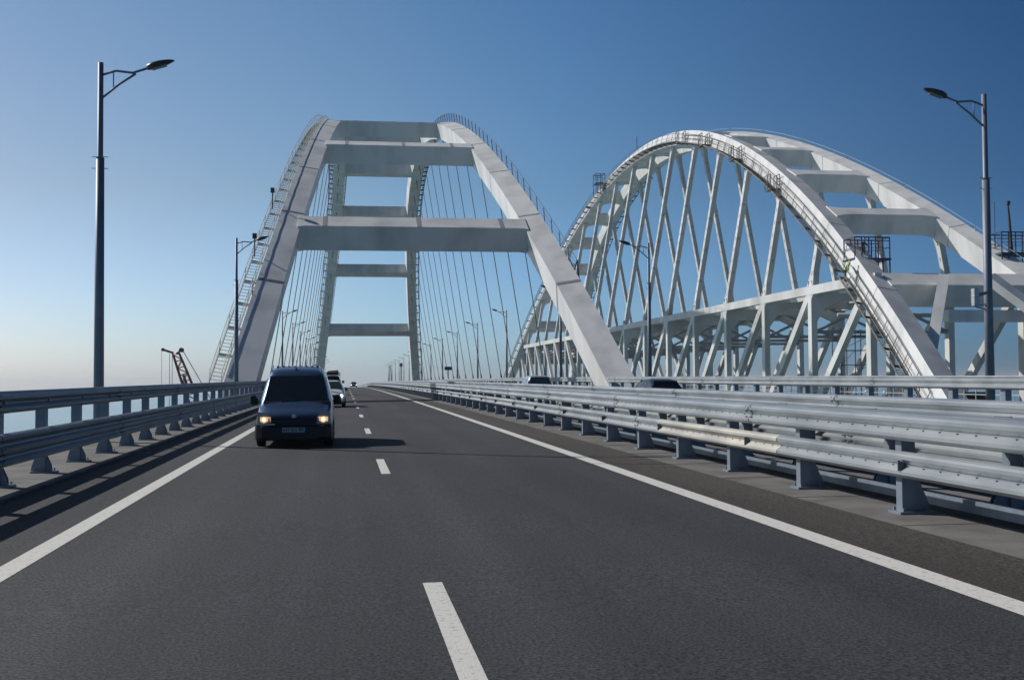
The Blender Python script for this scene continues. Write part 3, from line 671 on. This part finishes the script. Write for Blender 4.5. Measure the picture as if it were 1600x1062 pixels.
# ------------------------------------------------------------------ vehicles
class Car:
    def __init__(s, name, loc, label, cat, st, paint, rot=0):
        s.t = thing(name, loc, label, cat); s.t.rotation_euler = (0, 0, rot); s.st = st
        b = MB(); rings = []
        for (y, zb, zm, zt, wb, wm, wt) in st:
            zs = zb + (zt - zb) * .12
            h = [(wb * .85, zb), (wb * .98, zs), ((wb + wm) / 2 * 1.005, (zs + zm) / 2), (wm, zm), (wm * .4 + wt * .6, zm + (zt - zm) * .62), (wt, zt - (zt - zm) * .10 - .02), (wt - .09, zt), (wt * .5, zt + .02)]
            rings.append([(x, y, z) for x, z in h] + [(-x, y, z) for x, z in h[::-1]])
        b.sweep(rings); s.body = b.build('body', paint, s.t, smooth=True, local=True, bevel=0)
        m = s.body.modifiers.new('sub', 'SUBSURF'); m.levels = 1; m.render_levels = 2
        for k in range(len(st)): pass
    def sx(s, y, z):
        st = s.st
        for i in range(len(st) - 1):
            if st[i][0] <= y <= st[i + 1][0] or i == len(st) - 2:
                f = (y - st[i][0]) / (st[i + 1][0] - st[i][0]); q = [st[i][j] + (st[i + 1][j] - st[i][j]) * f for j in range(7)]
                y_, zb, zm, zt, wb, wm, wt = q
                if z < zm: return wm
                g = min(1, (z - zm) / max(.01, (zt - zm) * .9)); return wm + (wt - wm) * g
    def part(s, name, mb, m, parent=None, **k): return mb.build(name, m, parent or s.t, local=True, **k)
    def side(s, name, pts, m, out=.012):     # pts (y,z) on both sides
        for sg in (-1, 1):
            b = MB(); v = [(sg * (s.sx(y, z) + out - .01), y, z) for y, z in pts]; b.prism(v, (sg * .012, 0, 0)); s.part(name, b, m)
    def wheels(s, ys, r=.31, x=.72, w=.2):
        for y in ys:
            for sg in (-1, 1):
                b = MB(); b.tube([(sg * (x - .0), y, r), (sg * (x + .03), y, r), (sg * (x + w - .03), y, r), (sg * (x + w), y, r)], [r * .94, r, r, r * .92], 20); wh = s.part('wheel', b, MT['tyre'])
                b = MB(); b.tube([(sg * (x + w), y, r), (sg * (x + w + .01), y, r)], r * .62, 16); s.part('rim', b, MT['rim'], wh)
    def slab(s, name, pts, m, th=(0, -.015, 0), parent=None): b = MB(); b.prism(pts, th); return s.part(name, b, m, parent)
yv = 27.75; xv = -1.175
VST = [(0.0, .22, .40, .56, .70, .72, .62), (.06, .18, .48, .72, .82, .84, .72), (.25, .17, .62, .84, .88, .89, .78), (.85, .17, .78, .985, .895, .90, .80), (.98, .17, .82, 1.03, .895, .90, .79),
       (1.62, .18, .95, 1.70, .895, .90, .69), (1.85, .18, .97, 1.83, .895, .90, .67), (2.5, .18, .97, 1.925, .895, .90, .66), (3.6, .18, .97, 1.94, .895, .90, .66), (4.35, .2, .97, 1.90, .89, .895, .66), (4.5, .25, .95, 1.80, .86, .87, .64), (4.54, .4, .9, 1.5, .80, .82, .6)]
v = Car('blue_van', (xv, yv, zr(yv)), 'dark blue high-roofed van with lit headlights in the left lane, facing the camera', 'van', VST, MT['van'])
v.slab('windshield', [(-.74, 1.0, 1.045), (.74, 1.0, 1.045), (.63, 1.585, 1.655), (-.63, 1.585, 1.655)], MT['glass'], (0, -.03, .03))
v.slab('cowl', [(-.76, .95, 1.02), (.76, .95, 1.02), (.76, 1.0, 1.06), (-.76, 1.0, 1.06)], MT['black'], (0, -.02, .02))
for sg in (-1, 1):
    b = MB(); b.bar((-sg * .1 - .25, .96, 1.07), (-sg * .1 + .3, 1.13, 1.20), .02); v.part('wiper', b, MT['black'])
v.side('side_window', [(1.45, 1.08), (2.2, 1.08), (2.2, 1.62), (1.85, 1.62)], MT['glass']); v.side('rear_side_window', [(2.35, 1.08), (3.3, 1.08), (3.3, 1.66), (2.35, 1.66)], MT['glass'])
v.slab('grille', [(-.5, .0, .56), (.5, .0, .56), (.52, .06, .69), (-.52, .06, .69)], MT['black'], (0, -.05, 0))
b = MB(); b.box((-.5, -.075, .62), (.5, -.05, .635)); b.box((-.49, -.08, .585), (.49, -.05, .597)); v.part('grille_bars', b, MT['darkcar'])
for sg in (-1, 1):
    h = v.slab('headlight', [(sg * .53, .0, .55), (sg * .83, .12, .56), (sg * .84, .18, .84), (sg * .57, .05, .80)], MT['lensglass'], (0, -.05, 0))
    b = MB(); b.tube([(sg * .68, -.01, .655), (sg * .68, -.02, .655)], .075, 16); b.box((sg * .66 - .11, -.012, .61), (sg * .66 + .13, -.004, .72)); v.part('bulb', b, MT['head'], h); b = MB(); b.tube([(sg * .68, -.02, .66), (sg * .68, -.03, .66)], .045, 12); v.part('filament', b, MT['headc'], h)
b = MB()
b.sweep([[(x, y, .17 + dz), (x, y - .06, .24 + dz), (x, y - .06, .48 + dz), (x, y, .54 + dz), (x, y + .25, .54), (x, y + .25, .17)] for x, y, dz in ((-.90, .28, 0), (-.86, .1, 0), (-.72, -.01, 0), (-.4, -.05, 0), (.4, -.05, 0), (.72, -.01, 0), (.86, .1, 0), (.90, .28, 0))])
v.part('bumper', b, MT['bumper'], smooth=False, bevel=.02)
b = MB(); b.bar((-.88, .06, .545), (-.42, -.1, .55), .03, .03); v.part('bumper_trim', b, MT['chrome'])
b = MB(); b.box((-.55, -.112, .2), (.55, -.09, .33)); v.part('air_intake', b, MT['black'])
pl = v.slab('number_plate', [(-.26, -.113, .36), (.26, -.113, .36), (.26, -.113, .475), (-.26, -.113, .475)], MT['plate'], (0, -.012, 0))
# plate characters, built as strokes
GL5 = {'K': [((0, 0), (0, 1)), ((0, .45), (1, 1)), ((.3, .6), (1, 0))], '4': [((.75, 0), (.75, 1)), ((.75, 1), (0, .35)), ((0, .35), (1, .35))], '1': [((.5, 0), (.5, 1)), ((.5, 1), (.15, .7))],
       '3': [((0, 1), (1, 1)), ((1, 1), (.45, .58)), ((.45, .58), (1, .4)), ((1, .4), (.9, 0)), ((.9, 0), (0, 0))], 'Y': [((0, 1), (.5, .45)), ((1, 1), (.3, 0))],
       '9': [((0, .5), (0, 1)), ((0, 1), (1, 1)), ((1, 1), (1, 0)), ((0, .5), (1, .5)), ((1, 0), (0, 0))]}
b = MB(); x = -.235
for ch, sc in (('K', .75), ('4', 1), ('1', 1), ('3', 1), ('Y', .75), ('Y', .75), (' ', .3), ('9', .62), ('3', .62)):
    if ch != ' ':
        zb = .378 if sc > .7 else .41; hh = .078 * sc
        for (p0, p1) in GL5[ch]: b.bar((x + p0[0] * .037, -.128, zb + p0[1] * hh), (x + p1[0] * .037, -.128, zb + p1[1] * hh), .011, .004, (0, 1, 0))
    x += .055 if ch != ' ' else .03
b.box((.135, -.129, .362), (.139, -.126, .473)); v.part('plate_characters', b, MT['ink'], pl)
b = MB(); b.tube([(0, -.03 + .09, .735), (0, .035, .735)], .05, 14); v.part('bonnet_badge', b, MT['chrome'])
for sg in (-1, 1):
    b = MB(); b.sweep([[(sg * .90, 1.3, 1.02), (sg * .90, 1.45, 1.02), (sg * .90, 1.45, 1.1), (sg * .90, 1.3, 1.1)], [(sg * .97, 1.28, .98), (sg * .97, 1.43, .98), (sg * .97, 1.43, 1.22), (sg * .97, 1.28, 1.22)], [(sg * 1.09, 1.27, 1.0), (sg * 1.09, 1.4, 1.0), (sg * 1.09, 1.4, 1.2), (sg * 1.09, 1.27, 1.2)]]); v.part('wing_mirror', b, MT['black'], bevel=.02)
b = MB()
for i in range(8): x = -.5 + i * .143; b.bar((x, 2.45, 1.915), (x, 4.3, 1.925), .05, .05)
v.part('roof_ribs', b, MT['darkcar'])
b = MB()
for sg in (-1, 1): b.bar((sg * .6, 1.85, 1.80), (sg * .6, 2.4, 1.945), .025, .03)
v.part('roof_gutter', b, MT['chrome'])
b = MB(); b.tube([(-.02, 1.9, 1.86), (-.02, 2.2, 2.08)], .008, 5); b.box((-.04, 1.85, 1.84), (0, 1.95, 1.88)); v.part('aerial', b, MT['black'])
v.wheels((.92, 3.6), .315, .70, .2)
b = MB(); b.box((-.8, .3, .16), (.8, 4.3, .3)); v.part('underbody', b, MT['black'])
HST = [(0.0, .28, .45, .62, .66, .68, .60), (.12, .18, .55, .74, .82, .84, .72), (.85, .18, .66, .88, .87, .88, .76), (1.15, .18, .70, .95, .87, .88, .76), (1.85, .18, .82, 1.42, .88, .88, .58), (2.8, .18, .84, 1.50, .88, .88, .60), (3.8, .18, .84, 1.40, .88, .88, .58), (4.15, .22, .84, 1.05, .85, .86, .64), (4.25, .35, .7, .9, .76, .78, .6)]
def front_car(name, loc, label, paint, st=HST, lights=True, rot=0, cat='car', glass=True, r=.31):
    c = Car(name, loc, label, cat, st, paint, rot)
    c.slab('windshield', [(-.72, 1.2, .99), (.72, 1.2, .99), (.54, 1.84, 1.39), (-.54, 1.84, 1.39)], MT['glass'], (0, -.04, .03))
    c.side('side_window', [(1.6, .95), (3.5, .95), (3.2, 1.33), (1.95, 1.33)], MT['glass'])
    c.slab('grille', [(-.45, 0, .5), (.45, 0, .5), (.5, .03, .66), (-.5, .03, .66)], MT['black'], (0, -.05, 0))
    c.slab('lower_intake', [(-.6, .02, .22), (.6, .02, .22), (.6, .02, .4), (-.6, .02, .4)], MT['black'], (0, -.06, 0))
    for sg in (-1, 1):
        h = c.slab('headlight', [(sg * .5, .0, .56), (sg * .8, .1, .58), (sg * .82, .15, .72), (sg * .55, .03, .68)], MT['lensglass'], (0, -.05, 0))
        if lights: b = MB(); b.tube([(sg * .66, -.03, .63), (sg * .66, -.04, .63)], .08, 12); c.part('bulb', b, MT['headw'], h)
        b = MB(); b.box((sg * .9 - .06, 1.4, .92), (sg * .9 + .1, 1.5, 1.05)); c.part('wing_mirror', b, MT['black'], bevel=.02)
    c.slab('number_plate', [(-.26, -.05, .42), (.26, -.05, .42), (.26, -.05, .53), (-.26, -.05, .53)], MT['plate'], (0, -.01, 0))
    # rear
    c.slab('rear_window', [(-.6, 4.02, 1.08), (.6, 4.02, 1.08), (.5, 3.82, 1.36), (-.5, 3.82, 1.36)], MT['glass'], (0, .05, .02))
    for sg in (-1, 1): c.slab('tail_light', [(sg * .55, 4.23, .72), (sg * .8, 4.2, .72), (sg * .8, 4.18, .86), (sg * .55, 4.2, .86)], MT['tail'], (0, .03, 0))
    c.wheels((.85, 3.45), r, .68, .2); b = MB(); b.box((-.75, .3, .15), (.75, 4, .3)); c.part('underbody', b, MT['black']); return c
c = front_car('white_car', (-.83, 64.5, zr(64.5)), 'white car driving close behind the dark blue van', MT['whitecar'])
SUVST = [(y, zb, zm * 1.15, zt * (1.0 if y < 1.2 else 1.22) + .08, wb * 1.03, wm * 1.03, wt * 1.08) for (y, zb, zm, zt, wb, wm, wt) in HST]
c = Car('pickup_with_load', (-1.15, 112, zr(112)), 'dark off-road vehicle with a loaded roof rack behind the white car', 'car', SUVST, MT['darkcar'])
c.slab('windshield', [(-.74, 1.2, 1.1), (.74, 1.2, 1.1), (.6, 1.84, 1.68), (-.6, 1.84, 1.68)], MT['glass'], (0, -.06, .04)); c.slab('grille', [(-.7, 0, .55), (.7, 0, .55), (.7, .05, .85), (-.7, .05, .85)], MT['chrome'], (0, -.06, 0))
for sg in (-1, 1):
    c.slab('headlight', [(sg * .55, -.02, .66), (sg * .8, .05, .66), (sg * .8, .05, .86), (sg * .55, -.02, .86)], MT['headw'], (0, -.08, 0))
    b = MB(); b.box((sg * 1.0 - .1, 1.4, 1.15), (sg * 1.0 + .12, 1.55, 1.4)); c.part('wing_mirror', b, MT['black'])
c.wheels((.9, 3.5), .38, .7, .24); c.side('side_window', [(1.6, 1.15), (3.6, 1.15), (3.4, 1.62), (1.95, 1.62)], MT['glass'])
b = MB(); b.box((-.7, 1.7, 1.92), (.7, 3.7, 1.98))
for x in (-.7, .7): b.bar((x, 1.7, 2.15), (x, 3.7, 2.15), .06)
for y in (1.7, 2.4, 3.0, 3.7): b.bar((-.7, y, 2.15), (.7, y, 2.15), .06); b.bar((-.7, y, 1.8), (-.7, y, 2.15), .05); b.bar((.7, y, 1.8), (.7, y, 2.15), .05)
rk = c.part('roof_rack', b, MT['black']); b = MB(); b.sweep([[(-.6, y, 1.98), (.6, y, 1.98), (.55, y, h), (-.5, y, h - .08)] for y, h in ((1.8, 2.2), (2.1, 2.42), (2.8, 2.38), (3.5, 2.3))]); c.part('load', b, MT['work'], rk, bevel=.05)
front_car('dark_car', (2.5, 325, zr(325)), 'small dark car with bright headlights far off on the crest', MT['darkcar'])
front_car('dark_sedan', (13.5, 52.2, zr(52)), 'dark saloon car on the opposite carriageway, half hidden by the median guardrail', MT['darkcar'], rot=math.pi)
MVST = [(0.0, .28, .55, .72, .70, .72, .62), (.12, .2, .65, .88, .84, .86, .74), (.9, .2, .8, 1.02, .88, .89, .78), (1.6, .2, .9, 1.6, .89, .9, .68), (2.4, .2, .95, 1.68, .89, .9, .68), (4.1, .2, .95, 1.66, .89, .9, .70), (4.35, .22, .95, 1.58, .88, .89, .70), (4.42, .35, .9, 1.2, .82, .84, .68)]
c = Car('silver_minivan', (13.1, 82.6, zr(82)), 'silver minivan with a wide dark rear window on the opposite carriageway', 'car', MVST, MT['silver'], math.pi)
c.slab('rear_window', [(-.72, 4.41, 1.05), (.72, 4.41, 1.05), (.64, 4.34, 1.56), (-.64, 4.34, 1.56)], MT['glass'], (0, .04, .0)); c.side('side_window', [(1.7, 1.02), (3.9, 1.02), (3.8, 1.48), (2.0, 1.48)], MT['glass'])
c.slab('windshield', [(-.72, 1.0, 1.06), (.72, 1.0, 1.06), (.6, 1.56, 1.55), (-.6, 1.56, 1.55)], MT['glass'], (0, -.04, .03)); c.wheels((.85, 3.5), .32, .7, .2)
for sg in (-1, 1): c.slab('tail_light', [(sg * .76, 4.38, .8), (sg * .86, 4.33, .8), (sg * .8, 4.3, 1.3), (sg * .72, 4.34, 1.3)], MT['tail'], (0, .04, 0))
# ------------------------------------------------------------------ floating crane
t = thing('floating_crane', (-24, 282, -38), 'red lattice boom crane rising from the sea at the left', 'crane')
b = MB(); X, Y, Z = -24, 282, -38
b.sweep([[(X - 9, Y - 14, z), (X + 7, Y - 14, z), (X + 7, Y + 14, z), (X - 9, Y + 14, z)] for z in (Z - 1, Z + 2.5)]); b.build('barge', MT['hull'], t)
b = MB(); b.box((X - 3, Y - 4, Z + 2.5), (X + 4, Y + 5, Z + 6.5)); b.box((X - 3.2, Y - 4.2, Z + 5), (X - 1, Y - 1, Z + 8)); b.build('cab_house', MT['red'], t, bevel=.1)
foot = Vector((X, Y - 2, Z + 6)); tip = Vector((-39.0, 282, 9.0)); ax = (tip - foot).normalized(); sd = Vector((0, 1, 0)); nn = ax.cross(sd).normalized()
b = MB(); Lb = (tip - foot).length; nseg = 26
def bw(f): return 1.0 * min(1, .35 + f * 4) * (1 if f < .86 else 1 - (f - .86) * 2.2)
cr = lambda f, a, c_: foot + ax * Lb * f + nn * a * bw(f) + sd * c_ * bw(f)
for a, c_ in ((-1, -1), (1, -1), (1, 1), (-1, 1)):
    for i in range(nseg): b.bar(cr(i / nseg, a, c_), cr((i + 1) / nseg, a, c_), .3)
for i in range(nseg):
    f0, f1 = i / nseg, (i + 1) / nseg; e = 1 if i % 2 else -1
    for c_ in (-1, 1): b.bar(cr(f0, -e, c_), cr(f1, e, c_), .17); b.bar(cr(f0, -1, c_), cr(f0, 1, c_), .12)
    for a in (-1, 1): b.bar(cr(f0, a, -e), cr(f1, a, e), .1)
b.build('boom', MT['red'], t)
b = MB(); b.box(cr(1, -1.5, -1) - Vector((0, .5, .5)), cr(1, 1.5, 1) + Vector((0, .5, .3))); b.bar(tip + Vector((-.6, 0, .2)), tip + Vector((-3.0, 0, 1.0)), .35, .5); b.tube([tip + Vector((1.2, -.6, .9)), tip + Vector((1.2, .6, .9))], .55, 12); b.tube([tip + Vector((-3.0, -.3, 1.0)), tip + Vector((-3.0, .3, 1.0))], .4, 10); b.bar(tip, tip + Vector((1.2, 0, .9)), .4); b.build('boom_head', MT['red'], t)
b = MB(); q = cr(.88, 0, -1.1); b.bar(q, cr(.80, 0, -1.1), .55, .3, (0, 1, 0)); b.build('hose_box', MT['wire'], t)
b = MB()
for o_ in (-.35, .35): b.tube([tip + Vector((1.2, o_, 1.3)), foot + Vector((7.5, o_, 5))], .05, 4)
b.tube([tip + Vector((-.9, 0, 0)), tip + Vector((-.9, 0, -34))], .06, 4); b.tube([tip + Vector((-1.5, 0, 0)), tip + Vector((-1.5, 0, -34))], .06, 4); b.tube([tip + Vector((-3.3, 0, 1)), tip + Vector((-3.3, 0, -34))], .04, 4)
b.build('rigging', MT['wire'], t); b = MB(); q = tip + Vector((-1.2, 0, -34)); b.box(q - Vector((.5, .3, 1)), q + Vector((.5, .3, .5))); b.build('hook_block', MT['red'], t, bevel=.05)
# ------------------------------------------------------------------ workers
def skinfig(name, V, E, Rr, m, parent):
    me = bpy.data.meshes.new(name); me.from_pydata(V, E, []); me.materials.append(m); o = bpy.data.objects.new(name, me); COL.objects.link(o); o.parent = parent
    md = o.modifiers.new('skin', 'SKIN'); lay = me.skin_vertices[0].data if me.skin_vertices else None
    if lay is None:
        bpy.context.view_layer.objects.active = o
        me.attributes  # skin layer is added with the modifier
    lay = me.skin_vertices[0].data
    for i, r in enumerate(Rr): lay[i].radius = (r, r)
    lay[0].use_root = True; s_ = o.modifiers.new('sub', 'SUBSURF'); s_.levels = 1; s_.render_levels = 1
    return o
def person(loc, rz, label, top, bottom, helm, bend=.0, arms=((-.35, -.25, .95), (.32, -.3, 1.1))):
    t = thing('person', loc, label, 'person', None); t.rotation_euler = (0, 0, rz); b_ = bend
    hip = (0, 0, .93); ch = (0, -b_ * .4, 1.25); nk = (0, -b_ * .6, 1.46); hd = (0, -b_ * .7, 1.66)
    V = [hip, ch, nk, hd]; E = [(0, 1), (1, 2), (2, 3)]; Rr = [.14, .15, .06, .105]
    for sg, ar in ((-1, arms[0]), (1, arms[1])):
        n0 = len(V); V += [(sg * .18, ch[1], 1.38), ((sg * .22 + ar[0]) / 2 + sg * .05, (ch[1] + ar[1]) / 2, (1.38 + ar[2]) / 2 - .04), ar, (ar[0], ar[1] - .09, ar[2] - .05)]
        E += [(1, n0), (n0, n0 + 1), (n0 + 1, n0 + 2), (n0 + 2, n0 + 3)]; Rr += [.07, .05, .035, .04]
        n0 = len(V); V += [(sg * .10, 0, .88), (sg * .13, -.03, .48), (sg * .14, .02, .1), (sg * .15, -.14, .05)]; E += [(0, n0), (n0, n0 + 1), (n0 + 1, n0 + 2), (n0 + 2, n0 + 3)]; Rr += [.09, .065, .045, .045]
    body = skinfig('body', V, E, Rr, MT['skin'], t)
    jv = [(0, 0, .95), ch, (0, -b_ * .55, 1.4)] ; je = [(0, 1), (1, 2)]; jr = [.165, .175, .1]
    for sg, ar in ((-1, arms[0]), (1, arms[1])):
        n0 = len(jv); jv += [(sg * .18, ch[1], 1.38), ((sg * .22 + ar[0]) / 2 + sg * .05, (ch[1] + ar[1]) / 2, (1.38 + ar[2]) / 2 - .04), ar]; je += [(1, n0), (n0, n0 + 1), (n0 + 1, n0 + 2)]; jr += [.085, .065, .048]
    skinfig('jacket', jv, je, jr, top, t)
    tv = [(0, 0, .93)]; te = []; tr = [.155]
    for sg in (-1, 1): n0 = len(tv); tv += [(sg * .10, 0, .86), (sg * .13, -.03, .48), (sg * .14, .02, .13)]; te += [(0, n0), (n0, n0 + 1), (n0 + 1, n0 + 2)]; tr += [.105, .085, .065]
    skinfig('trousers', tv, te, tr, bottom, t)
    for sg in (-1, 1):
        b = MB(); b.box((sg * .145 - .055, -.2, 0), (sg * .145 + .055, .08, .1)); b.build('boot', MT['black'], t, local=True, bevel=.02)
    b = MB(); rr = []
    for z, r in ((0, .135), (.0, .125), (.05, .12), (.1, .09), (.13, .03)): rr.append([(math.cos(a * math.pi / 6) * r + hd[0], math.sin(a * math.pi / 6) * r * 1.1 + hd[1], hd[2] + .05 + z) for a in range(12)])
    b.sweep(rr); b.build('helmet', helm, t, smooth=True, local=True)
    return t
person((44.9, 96.6, 12.3), .4, 'worker in dark clothes on the high platform of the railway arch', MT['work'], MT['work2'], MT['helmetd'], .25)
person((42.65, 95.3, 10.2), 1.2, 'worker in green vest on the stair just below the platform', MT['hivis'], MT['work2'], MT['helmetd'], .6)
person((48.6, 104.5, -1.05), .3, 'worker in bright green vest behind the far parapet', MT['hivis'], MT['work'], MT['helmet'], .1)
person((50.0, 103.5, -1.15), -.4, 'worker in grey jacket and white helmet behind the far parapet', MT['work2'], MT['work'], MT['helmet'], .35)
# service deck for them
b = MB(); b.box((47.6, 102.3, -1.35), (53, 107, -1.05)); b.box((48, 102.6, -2.9), (48.4, 106.6, -1.35)); b.box((52.4, 102.6, -2.9), (52.8, 106.6, -1.35)); tag(b.build('timber_staging', MT['hull']), 'low timber staging under the two workers behind the far parapet', 'staging')
# open skip on the railway deck
b = MB(); x0, x1, y0, y1, zb = 52.4, 55.4, 94, 96, -1.1
b.sweep([[(x0 + .8, y0 + .2, zb), (x1 - .3, y0 + .2, zb), (x1 - .3, y1 - .2, zb), (x0 + .8, y1 - .2, zb)], [(x0, y0, zb + 1.7), (x1, y0, zb + 1.7), (x1, y1, zb + 1.7), (x0, y1, zb + 1.7)], [(x0 + .15, y0 + .15, zb + 1.7), (x1 - .15, y0 + .15, zb + 1.7), (x1 - .15, y1 - .15, zb + 1.7), (x0 + .15, y1 - .15, zb + 1.7)], [(x0 + .9, y0 + .3, zb + .2), (x1 - .4, y0 + .3, zb + .2), (x1 - .4, y1 - .3, zb + .2), (x0 + .9, y1 - .3, zb + .2)]])
b.box((x0 + .9, y0 + .4, zb - 1.8), (x0 + 1.2, y1 - .4, zb)); b.box((x1 - .8, y0 + .4, zb - 1.8), (x1 - .5, y1 - .4, zb))
tag(b.build('steel_skip', MT['darkcar']), 'dark flared steel skip behind the far parapet beside the railway arch foot', 'skip')

# ------------------------------------------------------------------ haze
b = MB(); b.box((-12300, -12300, -39.5), (12300, 12300, 60))
hz = bpy.data.materials.new('haze'); hz.use_nodes = True; n = hz.node_tree.nodes; l = hz.node_tree.links
n.remove(n['Principled BSDF']); pv = n.new('ShaderNodeVolumePrincipled'); pv.inputs['Color'].default_value = (.86, .90, .94, 1); pv.inputs['Density'].default_value = HAZE
pv.inputs['Anisotropy'].default_value = .3
l.new(pv.outputs[0], n['Material Output'].inputs['Volume']); tag(b.build('haze', hz), kind='stuff')
